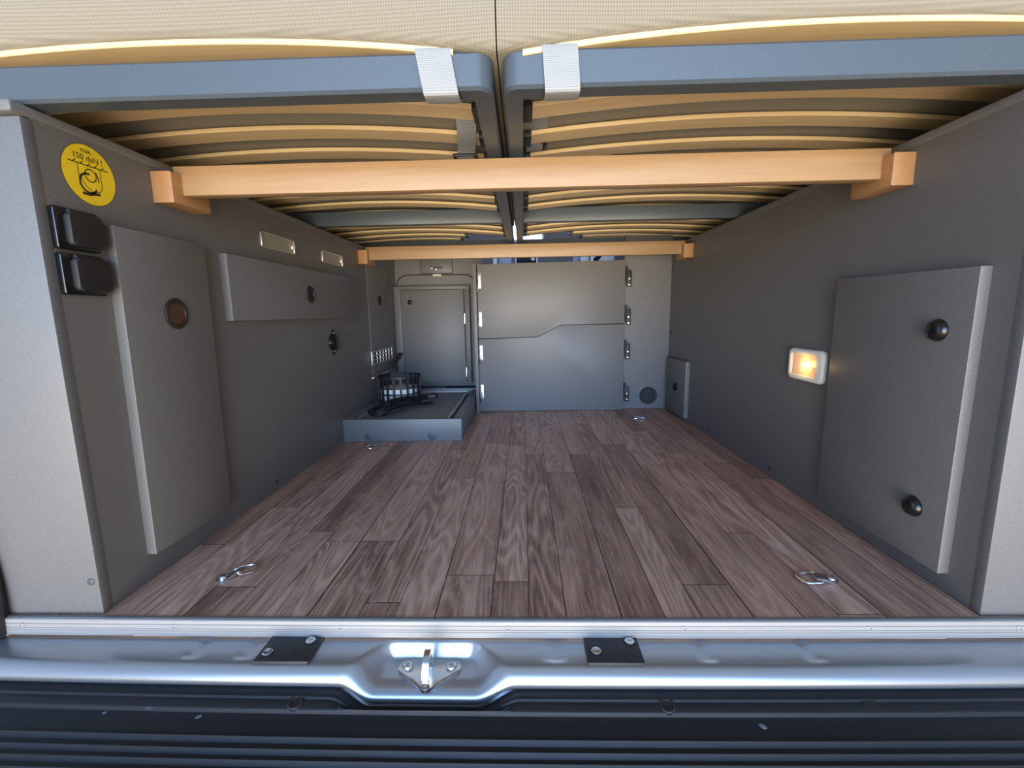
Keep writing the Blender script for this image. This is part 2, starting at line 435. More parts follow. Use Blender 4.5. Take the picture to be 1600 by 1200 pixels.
for x in (-.825, -.569, -.300, -.035, .237, .519, .745):
    bm = BM(); lathe(bm, (x, -.0098+bow(x), -.0102), (0, -1, 0), [(.0042, 0), (.0040, .0011), (.0024, .0014), (.002, .0006), (0, .0006)], 16)
    obj('screw', bm, 'strip', ts)

def sm(a, b, x):
    t = max(0, min(1, (x-a)/(b-a))); return t*t*(3-2*t)
def recess(x, k01):
    """depth factor of the latch recess; narrower towards the back"""
    l0, l1 = -.222-.066*k01, -.208-.022*k01; r0, r1 = -.100+.020*k01, -.088+.072*k01
    return sm(l0, l1, x)*(1-sm(r0, r1, x))
def beads(x):
    b = 0
    for c, wd in ((-.520, .010), (-.437, .010), (.036, .013), (.262, .009), (.418, .010)):
        b += math.exp(-((x-c)/wd)**2)*.0026
    return b
prof = []
for i in range(29):                                    # flat top
    prof.append((-.004-.054*i/28, -.0305-.0005*i/28))
yy, zz = prof[-1]                                      # rolled lip: the slope grows steadily, then tucks under
for ang, ln in [(4+4.2*i, .0013) for i in range(10)]+[(44+3.0*i, .0013) for i in range(10)]+[(76+9*i, .0017) for i in range(7)]:
    yy -= ln*math.cos(math.radians(ang)); zz -= ln*math.sin(math.radians(ang)); prof.append((yy, zz))
prof += [(yy+.004, zz-.006), (-.083, -.075), (-.078, -.090)]
def sill_pt(x, y, z, k):
    t = max(0, min(1, (-y-.004)/.08))
    rc = recess(x, t)
    back = sm(.010, .024, -y)                          # wall at the back of the recess
    z2 = z-.0235*rc*back*(1-.25*sm(.06, .085, -y)); y2 = y-.0085*rc*sm(.05, .08, -y)
    if -y < .058: z2 -= beads(x)*sm(.004, .014, -y)*(1-sm(.046, .057, -y))
    # blend from rear lip height
    return Vector((x, y2+bow2(x)*sm(.0, .03, -y), z2))
XD = [-.96+1.92*i/420 for i in range(421)]
sill = obj('rear_sill', extrude_profile(BM(), prof, XD, sill_pt), 'silver', None, angle=70)
tag(sill, 'silver painted metal sill with a rounded lip below the aluminium threshold strip', 'sill')

bp = thing('rear_bumper', 'black ribbed plastic rear bumper along the bottom of the picture', 'bumper', (0, 0, 0))
prof = [(-.074, -.0585), (-.0885, -.0590), (-.0905, -.0565), (-.0925, -.0565), (-.0945, -.0590), (-.1065, -.0610), (-.1085, -.0625), (-.1092, -.0655), (-.1100, -.0672), (-.113, -.0682),
        (-.125, -.0700), (-.1372, -.0722)]
for c in (.1400, .1535, .1655, .178, .190, .202):
    dz = (c-.1372)*.28
    prof += [(-c, -.0724-dz), (-c-.0009, -.0690-dz), (-c-.0022, -.0688-dz), (-c-.0036, -.0706-dz), (-c-.0065, -.0745-dz), (-c-.0105, -.0752-dz)]
prof += [(-.22, -.110), (-.225, -.16), (-.22, -.30)]
def bump_pt(x, y, z, k):
    rc = recess(x, 1.0)*(1-sm(.100, .1085, -y))
    return Vector((x, y+bow2(x)-.0115*rc, z-.0195*rc*(1-sm(.1, .109, -y))))
obj('bumper_skin', extrude_profile(BM(), prof, XD, bump_pt), 'bumper', bp, angle=40)
for x in (-.333, .186):
    bm = BM(); lathe(bm, (x, -.0995+bow2(x), -.0605), (0, -.25, 1), [(.0105, -.002), (.0105, .0022), (.0092, .0034), (.0072, .0034), (.0066, .0018), (.003, .0018), (.0026, .0008), (0, .0008)], 24)
    obj('push_pin', bm, 'black_matt', bp)
bm = BM(); lathe(bm, (.462, -.0985+bow2(.462), -.0602), (0, -.25, 1), [(.0098, -.002), (.0098, .0010), (.008, .0014), (.0, .0008)], 24); obj('push_pin', bm, 'black_matt', bp)
for (x, y, a, b, r) in ((-.462, -.1165, .0042, .0022, .6), (-.60, -.1135, .0030, .0014, .3), (.305, -.1215, .0050, .0032, -.6), (.478, -.106, .0038, .0025, -.2), (.512, -.1042, .0038, .0026, -.2), (.534, -.1035, .0036, .0028, -.2)):
    yy = y+bow2(x); zz = -.0672 if -y < .111 else -.0682-(-y-.113)*.155
    pts = [(x+a*math.cos(t)*math.cos(r)-b*math.sin(t)*math.sin(r), yy+a*math.cos(t)*math.sin(r)+b*math.sin(t)*math.cos(r)) for t in [2*PI*i/14 for i in range(14)]]
    bm = BM(); prism(bm, pts, 'z', zz+.0004, zz+.0012); obj('scuff_mark', bm, 'scuff', bp)

# black rubber pads bolted to the sill
def pad(x, label):
    t = thing('rubber_pad', label, 'rubber pad', (x, -.032, -.0315), 'rubber pads on the sill')
    bm = BM(); box(bm, x-.041, x+.041, -.0625, -.0025, -.0318, -.0252, .0008); obj('pad_plate', bm, 'rubber', t)
    return t
def pad_bolt(t, x, y):
    bm = BM(); lathe(bm, (x, y, -.0253), (0, 0, 1), [(.0090, -.001), (.0090, .0006), (.0086, .0008), (.0076, .0002)], 24); ring = obj('bolt_seat', bm, 'black_matt', t)
    bm = BM(); lathe(bm, (x, y, -.0253), (0, 0, 1), [(.0074, 0), (.0074, .0022), (.0064, .0032), (.0034, .0034), (.003, .0016), (0, .0016)], 24); obj('bolt', bm, 'zinc', t)
p = pad(-.371, 'square black rubber pad with two bolts left of the latch striker'); pad_bolt(p, -.3445, -.0205); pad_bolt(p, -.399, -.0455)
p = pad(.1235, 'square black rubber pad with two bolts right of the latch striker'); pad_bolt(p, .1515, -.0200); pad_bolt(p, .0975, -.0405)

# latch striker
st = thing('latch_striker', 'zinc plated latch striker with upright loop bolted in the sill recess', 'latch striker', (-.153, -.05, -.054))
out = []
for cx, cy, r, a0, a1 in ((-.187, -.0415, .0150, 75, 225), (-.1525, -.079, .0075, 225, 315), (-.1205, -.0415, .0150, -45, 105)):
    for i in range(11):
        t = math.radians(a0+(a1-a0)*i/10); out.append((cx+r*math.cos(t), cy+r*math.sin(t)))
bm = BM(); prism(bm, out, 'z', -.0545, -.0505, .0008); obj('base_plate', bm, 'zinc', st)
for x in (-.187, -.1205):
    bm = BM(); lathe(bm, (x, -.0415, -.0506), (0, 0, 1), [(.0078, 0), (.0078, .002), (.0066, .0038), (.0032, .0042), (.0028, .002), (0, .002)], 20); obj('bolt', bm, 'zinc', st)
bm = BM(); ribbon(bm, smoothpath([(-.1525, -.0775, -.0515), (-.1525, -.075, -.034), (-.1525, -.067, -.0195), (-.1525, -.055, -.0155), (-.1525, -.046, -.021), (-.1525, -.041, -.035), (-.1525, -.040, -.051)], 7), (.0095, 0, 0), .0062)
obj('loop', bm, 'zinc', st)
bm = BM(); lathe(bm, (-.1525, -.079, -.0506), (0, 0, 1), [(.006, 0), (.006, .004), (.004, .0055), (0, .0058)], 18); obj('rivet', bm, 'zinc', st)

# ------------------------------------------------------------------ panels on the left wall
LX = -.70
t = thing('hatch_panel', 'tall grey hatch panel with a round bronze finger pull, nearest on the left wall', 'hatch panel', (LX, .21, .05), 'hatch panels on the side walls')
bm = BM(); prism(bm, [(.104, .052), (.318, .047), (.330, .631), (.112, .632)], 'x', LX-.001, LX+.018, .0014); obj('panel', bm, 'laminate', t)
bm = BM(); lathe(bm, (LX+.018, .225, .487), (1, 0, 0), [(.0295, -.001), (.0295, .0025), (.0275, .0042), (.0235, .0040), (.0215, .002), (.0205, -.0100)], 40); pull = obj('finger_pull', bm, 'bronze_dark', t)
bm = BM(); lathe(bm, (LX+.018, .225, .487), (1, 0, 0), [(.0206, .0012), (.0195, .0006), (.012, .0003), (0, .0003)], 40); obj('pull_button', bm, 'bronze', pull)

t = thing('hatch_panel', 'long horizontal grey flap panel with a round black latch on the left wall', 'hatch panel', (LX, .8, .47), 'hatch panels on the side walls')
bm = BM(); prism(bm, [(.399, .4705), (1.196, .4705), (1.212, .627), (.3985, .6235)], 'x', LX-.001, LX+.018, .0014); obj('panel', bm, 'laminate', t)
def black_latch(x, y, z, r, s, parent, mat='black'):
    bm = BM(); lathe(bm, (x, y, z), (s, 0, 0), [(r, -.001), (r, .003), (r*.92, .0050), (r*.74, .0052), (r*.68, .002), (r*.66, .0012), (r*.3, .0008), (0, .0008)], 36)
    return obj('latch', bm, mat, parent)
black_latch(LX+.018, .797, .547, .026, 1, t, 'black_matt')

t = thing('access_panel', 'flush dark access panel with rounded corner and latch, farthest on the left wall', 'access panel', (LX, 1.56, .21))
bm = BM(); prism(bm, rrect(1.388, 1.752, .212, .700, .05, 8, (1, 0, 0, 0)), 'x', LX-.001, LX+.0022, .0010); obj('panel', bm, 'laminate', t)
black_latch(LX+.0022, 1.545, .548, .024, 1, t, 'black_matt')

t = thing('vent_grille', 'small silver vent grille with square holes low on the left wall', 'vent grille', (LX, 1.53, .25))
bm = BM(); box(bm, LX+.0024, LX+.0046, 1.402, 1.683, .2615, .3105); obj('backing', bm, 'dark', t, False)
bm = BM(); box(bm, LX+.0024, LX+.0085, 1.372, 1.404, .253, .317, .001); box(bm, LX+.0024, LX+.0085, 1.684, 1.694, .253, .317, .001)
for z in (.253, .272, .291, .310):
    box(bm, LX+.0024, LX+.0085, 1.395, 1.69, z, z+.0062, .0008)
for k in range(1, 6): box(bm, LX+.0024, LX+.0080, 1.404+.0467*k-.005, 1.404+.0467*k+.005, .254, .316, .0008)
obj('grid', bm, 'alu_frame', t)
bm = BM(); box(bm, LX+.0005, LX+.012, 1.366, 1.70, .1925, .2015, .002); o = obj('metal_bar', bm, 'alu_frame', None); tag(o, 'thin metal bar under the silver vent grille on the left wall', 'bar')

def wall_light(y, label):
    t = thing('wall_light', label, 'wall light', (LX, y, .684), 'recessed lights along the left wall')
    y0, y1, z0, z1 = y-.0905, y+.0905, .6625, .7055
    bm = BM()
    for a, b, c, d in ((y0, y1, z0, z0+.005), (y0, y1, z1-.005, z1), (y0, y0+.007, z0, z1), (y1-.007, y1, z0, z1)): box(bm, LX-.001, LX+.004, a, b, c, d, .001)
    obj('frame', bm, 'alu_frame', t)
    bm = BM(); box(bm, LX-.001, LX+.0018, y0+.006, y1-.034, z0+.004, z1-.004); obj('lens', bm, 'lens', t, False)
    bm = BM(); box(bm, LX-.001, LX+.0022, y1-.0338, y1-.006, z0+.004, z1-.004); obj('switch_plate', bm, 'alu_frame', t, False)
    bm = BM(); lathe(bm, (LX+.0022, y1-.017, .683), (1, 0, 0), [(.0045, 0), (.0042, .001), (0, .0014)], 16); obj('touch_switch', bm, 'led', t)
wall_light(.6655, 'nearer of the two flat silver lights above the horizontal flap')
wall_light(1.033, 'farther of the two flat silver lights, beside the rear wooden crossbar')

t = thing('wall_port', 'oval black port with two fixing ears below the horizontal flap panel', 'wall port', (LX, .986, .385))
bm = BM(); prism(bm, circ(.986, .3845, .040, 36, .032), 'x', LX-.001, LX+.006, .002); prism(bm, circ(.986, .4165, .013, 20), 'x', LX-.001, LX+.005, .0012); prism(bm, circ(.985, .3525, .013, 20), 'x', LX-.001, LX+.005, .0012); obj('flange', bm, 'black', t)
bm = BM(); lathe(bm, (LX+.006, .986, .3845), (1, 0, 0), [(.030, -.001), (.030, .004), (.027, .007), (.014, .008), (0, .0082)], 36); obj('cover_cap', bm, 'black', t)
for z in (.4185, .3505):
    bm = BM(); lathe(bm, (LX+.005, .986, z), (1, 0, 0), [(.004, -.001), (.004, .001), (0, .0018)], 14); obj('screw', bm, 'chrome', t)

def socket(z0, z1, yo, label):
    t = thing('flap_socket', label, 'socket', (LX, .06, z0), 'black flap sockets under the yellow sticker')
    bm = BM(); prism(bm, rrect(.0255+yo, .0955+yo, z0, z1, .004, 4), 'x', LX-.001, LX+.009, .0018); obj('base', bm, 'black', t)
    bm = BM(); prism(bm, rrect(.0385+yo, .0935+yo, z0+.006, z1-.007, .006, 5), 'x', LX+.008, LX+.020, .003, 3); obj('flap', bm, 'black_matt', t)
    bm = BM(); lathe(bm, (LX+.012, .0665+yo, z1-.0055), (0, 1, 0), [(0, -.022), (.0035, -.022), (.0035, .022), (0, .022)], 12); obj('hinge_pin', bm, 'black_matt', t)
socket(.5835, .6455, .0, 'upper of the two black flap sockets below the yellow sticker')
socket(.5160, .5785, .0, 'lower of the two black flap sockets, beside the tall hatch panel')

# yellow sticker with its writing and pictogram
t = thing('load_sticker', 'round yellow load limit sticker with black writing on the left wall', 'sticker', (LX, .103, .707))
CY, CZ, R_ = .103, .707, .0455
bm = BM(); prism(bm, circ(CY, CZ, R_, 64), 'x', LX+.0001, LX+.0006); obj('disc', bm, 'yellow', t, False)
bm = BM(); lathe(bm, (LX+.0001, CY, CZ), (1, 0, 0), [(R_, 0), (R_+.0007, 0), (R_+.0007, .0005), (R_, .0005)], 64); obj('border', bm, 'ink', t)
def text_mesh(body, size, y, z, parent, name='lettering', mat='ink', x=LX+.0007):
    cu = bpy.data.curves.new('txt', 'FONT'); cu.body = body; cu.size = size; cu.align_x = 'CENTER'; cu.extrude = .0001; cu.resolution_u = 4
    to = bpy.data.objects.new('txt', cu); COL.objects.link(to)
    dg = bpy.context.evaluated_depsgraph_get(); me = bpy.data.meshes.new_from_object(to.evaluated_get(dg))
    bm = BM(); bm.from_mesh(me)
    for v in bm.verts: v.co = Vector((x+v.co.z, y+v.co.x, z+v.co.y))
    bpy.data.objects.remove(to); bpy.data.curves.remove(cu); bpy.data.meshes.remove(me)
    return obj(name, bm, mat, parent, False)
text_mesh('max.', .0105, CY-.001, CZ+.0335, t)
text_mesh('150 daN !', .0128, CY, CZ+.0215, t)
XI = LX+.0007
def arc(cy, cz, r, a0, a1, n=24): return [(XI, CY+cy+r*math.cos(math.radians(a0+(a1-a0)*i/n)), CZ+cz+r*math.sin(math.radians(a0+(a1-a0)*i/n))) for i in range(n+1)]
def stroke(bm, pts, wd):
    P = [Vector(p) for p in pts]; rows = []
    for i, p in enumerate(P):
        d = (P[min(i+1, len(P)-1)]-P[max(i-1, 0)]).normalized(); nn = Vector((0, -d.z, d.y))*wd/2
        rows.append([bm.verts.new(p+nn+Vector((0, 0, 0))), bm.verts.new(p-nn)])
    for A, B in zip(rows, rows[1:]): bm.faces.new((A[0], A[1], B[1], B[0]))
bm = BM()
stroke(bm, [(XI, CY-.034, CZ+.0145), (XI, CY+.034, CZ+.0145)], .0016)
for k in range(5):
    y = CY-.024+.012*k; stroke(bm, [(XI, y-.003, CZ+.0135), (XI, y+.003, CZ+.0195)], .0013)
stroke(bm, [(XI, CY-.019, CZ+.014), (XI, CY-.019, CZ-.008)], .0012)
stroke(bm, [(XI, CY+.019, CZ+.014), (XI, CY+.019, CZ-.012)]+[(XI, CY+.019-.010*(1-math.cos(a)), CZ-.012-.012*math.sin(a)) for a in (.4, .8, 1.2, 1.57)]+[(XI, CY+.002, CZ-.0255), (XI, CY-.008, CZ-.019), (XI, CY-.0145, CZ-.010), (XI, CY-.0165, CZ-.002)], .0012)
stroke(bm, arc(.001, .000, .0095, 0, 360, 30), .0017)
stroke(bm, arc(-.004, -.013, .0145, 75, 330, 34), .0034)
stroke(bm, arc(-.0035, -.004, .0175, -10, 40, 10)[::-1], .0022)
stroke(bm, [(XI, CY-.017, CZ-.030), (XI, CY-.006, CZ-.0305), (XI, CY+.005, CZ-.0275), (XI, CY+.014, CZ-.0265)], .0042)
obj('pictogram', bm, 'ink', t, False)

def cap(loc, axis, label, r=.0085):
    bm = BM(); lathe(bm, loc, axis, [(r, -.0005), (r, .0008), (r*.85, .0015), (0, .0018)], 24)
    o = obj('cover_cap', bm, 'cap', None, at=loc); tag(o, label, 'cover cap', 'screw cover caps on the panels')
cap((-.70, .538, .023), (1, 0, 0), 'round grey screw cap at the foot of the left wall, nearer the opening')
cap((-.70, .960, .022), (1, 0, 0), 'round grey screw cap on the left wall by the shallow tray')
cap((.70, .619, .023), (-1, 0, 0), 'round grey screw cap at the foot of the right wall behind the big hatch')
cap((.70, 1.064, .020), (-1, 0, 0), 'round grey screw cap at the foot of the right wall near the small hatch')
cap((-.712, .008, .058), (0, -1, 0), 'small round screw cap low on the left end panel', .006)
cap((.70, 1.555, .672), (-1, 0, 0), 'dark screw cap high in the far right corner', .010)
cap((.70, 1.555, .375), (-1, 0, 0), 'dark screw cap midway up the far right corner', .010)

# ------------------------------------------------------------------ right wall
RX = .70
def knob(x, y, z, r, s, parent):
    bm = BM(); lathe(bm, (x, y, z), (s, 0, 0), [(r, -.001), (r, .002), (r*.94, .0035), (r*.9, .005), (r*.78, .0095), (r*.5, .0125), (.0001, .0135), (0, .0135)], 36)
    return obj('knob', bm, 'black', parent)
t = thing('hatch_panel', 'large grey hatch panel with two glossy black knobs on the right wall', 'hatch panel', (RX, .22, .03), 'hatch panels on the side walls')
bm = BM(); prism(bm, [(.067, .035), (.383, .031), (.379, .539), (.065, .536)], 'x', RX-.018, RX+.001, .0014); obj('panel', bm, 'laminate', t)
knob(RX-.018, .122, .438, .0185, -1, t); knob(RX-.018, .127, .128, .0185, -1, t)
t = thing('hatch_panel', 'small grey hatch panel with one black knob in the far right corner', 'hatch panel', (RX, 1.41, .01), 'hatch panels on the side walls')
bm = BM(); prism(bm, [(1.281, .015), (1.533, .006), (1.537, .259), (1.280, .261)], 'x', RX-.018, RX+.001, .0014); obj('panel', bm, 'laminate', t)
knob(RX-.018, 1.395, .137, .020, -1, t)

# lit wall lamp
LYc, LZc = .4855, .338
t = thing('wall_lamp', 'lit rectangular lamp with white frame on the right wall', 'lamp', (RX, LYc, LZc))
y0, y1, z0, z1 = .416, .556, .2985, .3775
outer = rrect(y0, y1, z0, z1, .014, 6); inner = rrect(y0+.025, y1-.012, z0+.0125, z1-.0125, .005, 6)
bm = BM(); A = [bm.verts.new((RX, a, b)) for a, b in outer]; n = len(A)
rings = [A]
for dx, sh in ((.006, 0), (.0095, .0022), (.0105, .0052)):
    rings.append([bm.verts.new((RX-dx, a+(LYc-a)*sh/.05, b+(LZc-b)*sh/.035)) for a, b in outer])
rings.append([bm.verts.new((RX-.0098, a, b)) for a, b in inner]); rings.append([bm.verts.new((RX-.003, a, b)) for a, b in inner])
for a, b in zip(rings, rings[1:]):
    for i in range(n): bm.faces.new((a[i], a[(i+1) % n], b[(i+1) % n], b[i]))
obj('frame', bm, 'white_frame', t, angle=50)
bm = BM(); prism(bm, rrect(y0+.0245, y1-.0115, z0+.012, z1-.012, .005, 6), 'x', RX-.0016, RX-.0006); obj('reflector', bm, 'reflector', t)
bm = BM(); lathe(bm, (RX-.0042, LYc+.002, LZc+.001), (0, 1, 0), [(0, -.010), (.0017, -.0095), (.0022, -.006), (.0022, .006), (.0017, .0095), (0, .010)], 14); obj('bulb', bm, 'bulb', t)
bm = BM(); prism(bm, rrect(y0+.0250, y1-.0120, z0+.0125, z1-.0125, .005, 6), 'x', RX-.0096, RX-.0080); obj('cover', bm, 'cover', t)
bm = BM(); box(bm, RX-.0100, RX-.0085, y0+.026, y0+.036, LZc-.0045, LZc-.0025, .0003); obj('switch', bm, 'bronze_dark', t)
ld = bpy.data.lights.new('lamp_glow', 'POINT'); ld.energy = .10; ld.color = (1, .62, .25); ld.shadow_soft_size = .012
lo = bpy.data.objects.new('lamp_glow', ld); COL.objects.link(lo); lo.location = (-.020, 0, 0); lo.parent = t

# ------------------------------------------------------------------ crossbeams and their blocks
def crossbeam(y, label):
    bm = BM(); e = .676; pts = [(-e, .7665), (-e, .7505), (-.6655, .7475), (-.6655, .7185), (-.6635, .7145), (-.6595, .7125), (.6595, .7125), (.6635, .7145), (.6655, .7185), (.6655, .7475), (e, .7505), (e, .7665)]
    prism(bm, pts, 'y', y, y+.028, .0012); o = obj('crossbeam', bm, 'beech', None, at=(0, y, .7125)); tag(o, label, 'crossbeam', 'beech crossbeams under the bed')
def beam_block(y, s, label):
    # block with a slot for the beam, open at the top
    xa, xb = s*.701, s*.661
    yb0, yb1 = y+.0262, y+.0558
    pts = [(y, .6945), (y+.104, .6945), (y+.104, .7505), (yb1, .7505), (yb1, .7505), (y, .7505)]
    bm = BM(); prism(bm, [(y, .6945), (y+.104, .6945), (y+.104, .7505), (y, .7505)], 'x', min(xa, xb), max(xa, xb), .002)
    o = obj('beam_block', bm, 'beech_end', None, at=(s*.68, y+.05, .6945)); tag(o, label, 'block', 'beech blocks carrying the crossbeams')
crossbeam(.256, 'front beech crossbeam spanning the opening under the bed slats')
crossbeam(1.328, 'rear beech crossbeam above the grey folding doors')
beam_block(.229, -1, 'beech block on the left wall holding the front crossbeam')
beam_block(.229, 1, 'beech block on the right wall holding the front crossbeam')
beam_block(1.300, -1, 'small beech block on the left wall holding the rear crossbeam')
beam_block(1.300, 1, 'small beech block on the right wall holding the rear crossbeam')

# ------------------------------------------------------------------ bed frames, slats, mattresses
Z0, Z1 = .7775, .8255
def slat_z(x, xc, half): return .8195+.0235*(1-((x-xc)/half)**2)      # top of the slat
def bed(s):
    xi = -.0435 if s < 0 else -.0295                                   # inner edge of the frame
    xo = -.93 if s < 0 else .90
    nm = 'left' if s < 0 else 'right'
    t = thing('bed_frame', f'{nm} slate grey slatted bed frame overhead with arched beech slats', 'bed frame', ((xi+xo)/2, .014, Z0), 'slatted bed frames overhead')
    # ring-shaped frame with rounded corners
    yA, yB = .0145, 1.62; rw, sw = .032, .0275
    x0, x1 = min(xi, xo), max(xi, xo)
    outer = rrect(x0, x1, yA, yB, .022, 7); inner = rrect(x0+sw, x1-sw, yA+rw, yB-rw, .003, 7)
    bm = BM(); n = len(outer); b = .004
    ou2 = rrect(x0+b, x1-b, yA+b, yB-b, .019, 7)
    loops = [[(p, Z0) for p in inner], [(p, Z0) for p in ou2], [(p, Z0+b) for p in outer], [(p, Z1-b) for p in outer], [(p, Z1) for p in ou2], [(p, Z1) for p in inner]]
    V = [[bm.verts.new((p[0], p[1], z)) for p, z in lp] for lp in loops]
    for a, c in zip(V, V[1:]+V[:1]):
        for i in range(n): bm.faces.new((a[i], a[(i+1) % n], c[(i+1) % n], c[i]))
    obj('outer_rail', bm, 'slate', t, angle=40)
    bm = BM(); box(bm, x0+sw, x1-sw, .924, .954, Z0, Z1-.002, .003); obj('cross_rail', bm, 'slate', t)
    inn = xi+s*sw; out_ = xo-s*sw
    xc, half = (inn+out_)/2, abs(inn-out_)/2
    ys = [.012]+[.157+.1195*k for k in range(6)]+[.868]+[.995+.1185*k for k in range(6)]
    for k, y in enumerate(ys):
        a, bb = inn, out_
        if y > 1.44: a = -.250 if s < 0 else .205
        if y > 1.55: a = -.285 if s < 0 else .265
        if k == 0 and s < 0: a = -.095
        N = 28; bm = BM(); rows = []; wd, th = .050, .0080
        for i in range(N+1):
            x = a+(bb-a)*i/N; z = slat_z(x, xc, half); r = .0012
            if k == 0: z += .0085*(1 - max(0, abs((x-xc)/half))**4)*.35+.0045
            rows.append([bm.verts.new((x, yy, zz)) for yy, zz in ((y+r, z), (y, z-r), (y, z-th+r), (y+r, z-th), (y+wd-r, z-th), (y+wd, z-th+r), (y+wd, z-r), (y+wd-r, z))])
        for A, B in zip(rows, rows[1:]):
            for q in range(8): bm.faces.new((A[q], A[(q+1) % 8], B[(q+1) % 8], B[q]))
        bm.faces.new(rows[0][::-1]); bm.faces.new(rows[-1])
        so = obj('slat', bm, 'slat', t, angle=30)
        if k:
            z = slat_z(a, xc, half); bm = BM(); box(bm, a-.0005*s if s > 0 else a-.016, a+.016 if s > 0 else a+.0005, y-.003, y+.053, z-.0105, z+.0015, .001)
            obj('slat_holder', bm, 'black_matt', so)
    # mattress: bottom follows the slats
    xa, xb = (-.0374, -.975) if s < 0 else (-.0356, .975)
    xs = [xa+(xb-xa)*i/40 for i in range(41)]
    bm = BM(); yf, ye, yn = .004, 1.50, 1.22
    def zb(x): return min(slat_z(x, xc, half), .843)+.0046
    prof = [(ye, 0.0), (yn+.01, 0), (yn, 0), (yf+.012, 0), (yf+.004, .003), (yf, .010), (yf-.006, .04), (yf-.008, .075), (yf-.004, .11), (yf+.008, .135), (yf+.03, .145), (yn, .145), (yn+.01, .145), (ye, .145)]
    rows = [[bm.verts.new((x+(s*.011 if (i == 0 and y > yn+.005) else 0), y, zb(x)+dz)) for y, dz in prof] for i, x in enumerate(xs)]
    for A, B in zip(rows, rows[1:]):
        for q in range(len(prof)): bm.faces.new((A[q], A[(q+1) % len(prof)], B[(q+1) % len(prof)], B[q]))
    bm.faces.new(rows[0][::-1]); bm.faces.new(rows[-1])
    o = obj('mattress', bm, 'mattress', None, at=((xa+xb)/2, .7, .83), angle=60)
    tag(o, f'{nm} beige mattress in dotted fabric lying on the slats', 'mattress', 'mattresses on the slatted frames')
bed(-1); bed(1)

# grey webbing loops around the rear rails
def loop_strap(xt, xb, wd, label):
    path = []
    for (y, z) in ((.030, .8285), (.016, .8285), (.0105, .824), (.0095, .80), (.0095, .785), (.012, .772), (.024, .7705), (.040, .7725), (.0485, .779), (.0495, .80), (.0485, .823), (.040, .8285)):
        f = (.83-z)/.058; path.append((xt+(xb-xt)*f, y, z))
    bm = BM(); ribbon(bm, smoothpath(path+[path[0]], 5)[:-1], (wd, 0, 0), .0018, True)
    o = obj('webbing_strap', bm, 'webbing', None, at=(xt, .02, .77), angle=60); tag(o, label, 'strap', 'grey webbing straps on the bed frames')
loop_strap(-.123, -.113, .047, 'pale grey webbing loop around the end of the left bed rail')
loop_strap(.047, .051, .047, 'pale grey webbing loop around the end of the right bed rail')
def buckle_strap(path, wd, bc, label):
    t = thing('buckle_strap', label, 'strap', path[-1], 'grey webbing straps on the bed frames')
    bm = BM(); ribbon(bm, smoothpath(path, 5), (wd, 0, 0), .0014); obj('webbing', bm, 'webbing', t)
    x, y, z = bc; bm = BM(); ww = wd/2+.004
    for a, b, c, d in ((x-ww, x+ww, y-.022, y-.016), (x-ww, x+ww, y+.018, y+.023), (x-ww-.003, x-ww+.003, y-.022, y+.023), (x+ww-.003, x+ww+.003, y-.022, y+.023)): box(bm, a, b, c, d, z-.0032, z+.0032, .001)
    obj('buckle', bm, 'black_matt', t)
    bm = BM(); ribbon(bm, [(x, y-.018, z-.003), (x, y, z-.0045), (x, y+.02, z-.005)], (wd*.92, 0, 0), .0014); obj('strap_tail', bm, 'webbing', t)
buckle_strap([(-.098, .14, .8250), (-.102, .200, .8245), (-.104, .222, .8185), (-.108, .262, .8105), (-.116, .325, .8085), (-.121, .350, .8035)], .036, (-.122, .362, .8015), 'grey webbing strap with black buckle under the left mattress')
buckle_strap([(.026, .10, .8255), (.026, .20, .8255), (.027, .30, .8255), (.025, .338, .8245)], .036, (.022, .358, .8225), 'grey webbing strap with black buckle under the right mattress')

# ------------------------------------------------------------------ far end: folding doors
DY = 1.538
def door_line(g):   # S-shaped split line, g = half gap
    pts = [(-.2235, .3570), (.055, .3625), (.068, .3655), (.080, .3725)]
    pts += [(.152, .4085), (.163, .4150), (.176, .4185), (.4745, .4195)]
    return [(x, z+g) for x, z in pts]
def back_door(name, pts, label, hz):
    t = thing('folding_door', label, 'panel', (.125, DY, pts[0][1]), 'grey folding doors at the far end')
    bm = BM(); prism(bm, pts, 'y', DY, DY+.018, .0008); obj('panel', bm, 'laminate', t)
    for z in hz[0]:
        x = -.2135; bm = BM(); prism(bm, rrect(x-.006, x+.009, z-.038, z+.034, .005, 4), 'y', DY-.005, DY+.0005, .001); h = obj('hinge', bm, 'alu_frame', t)
        bm = BM(); box(bm, x-.012, x-.005, DY-.009, DY+.002, z-.055, z+.004, .001); obj('hinge_leaf', bm, 'bronze_dark', h)
        for dz in (.018, -.006):
            bm = BM(); lathe(bm, (x+.002, DY-.005, z+dz), (0, -1, 0), [(.0042, 0), (.0036, .0015), (0, .002)], 14); obj('screw', bm, 'chrome', h)
    for z in hz[1]:
        x = .4875; bm = BM(); prism(bm, rrect(x-.003, x+.016, z-.040, z+.036, .005, 4), 'y', DY-.004, DY+.003, .001); h = obj('hinge', bm, 'black_matt', t)
        bm = BM(); lathe(bm, (x-.006, DY-.004, z+.018), (0, 0, 1), [(0, -.036), (.0045, -.036), (.0045, .036), (0, .036)], 12); obj('knuckle', bm, 'black_matt', h)
        for dz in (-.002, -.030):
            bm = BM(); lathe(bm, (x+.007, DY-.004, z+dz), (0, -1, 0), [(.0048, 0), (.004, .0018), (0, .0024)], 14); obj('screw', bm, 'chrome', h)
back_door('upper', door_line(.0016)+[(.474, .7155), (-.2225, .7085)], 'upper grey folding door above the stepped gap at the far end', ((.634, .454), (.632, .454)))
back_door('lower', [(-.227, .0015), (.4775, .0015)]+door_line(-.0016)[::-1], 'lower grey folding door below the stepped gap at the far end', ((.293, .101), (.289, .083)))
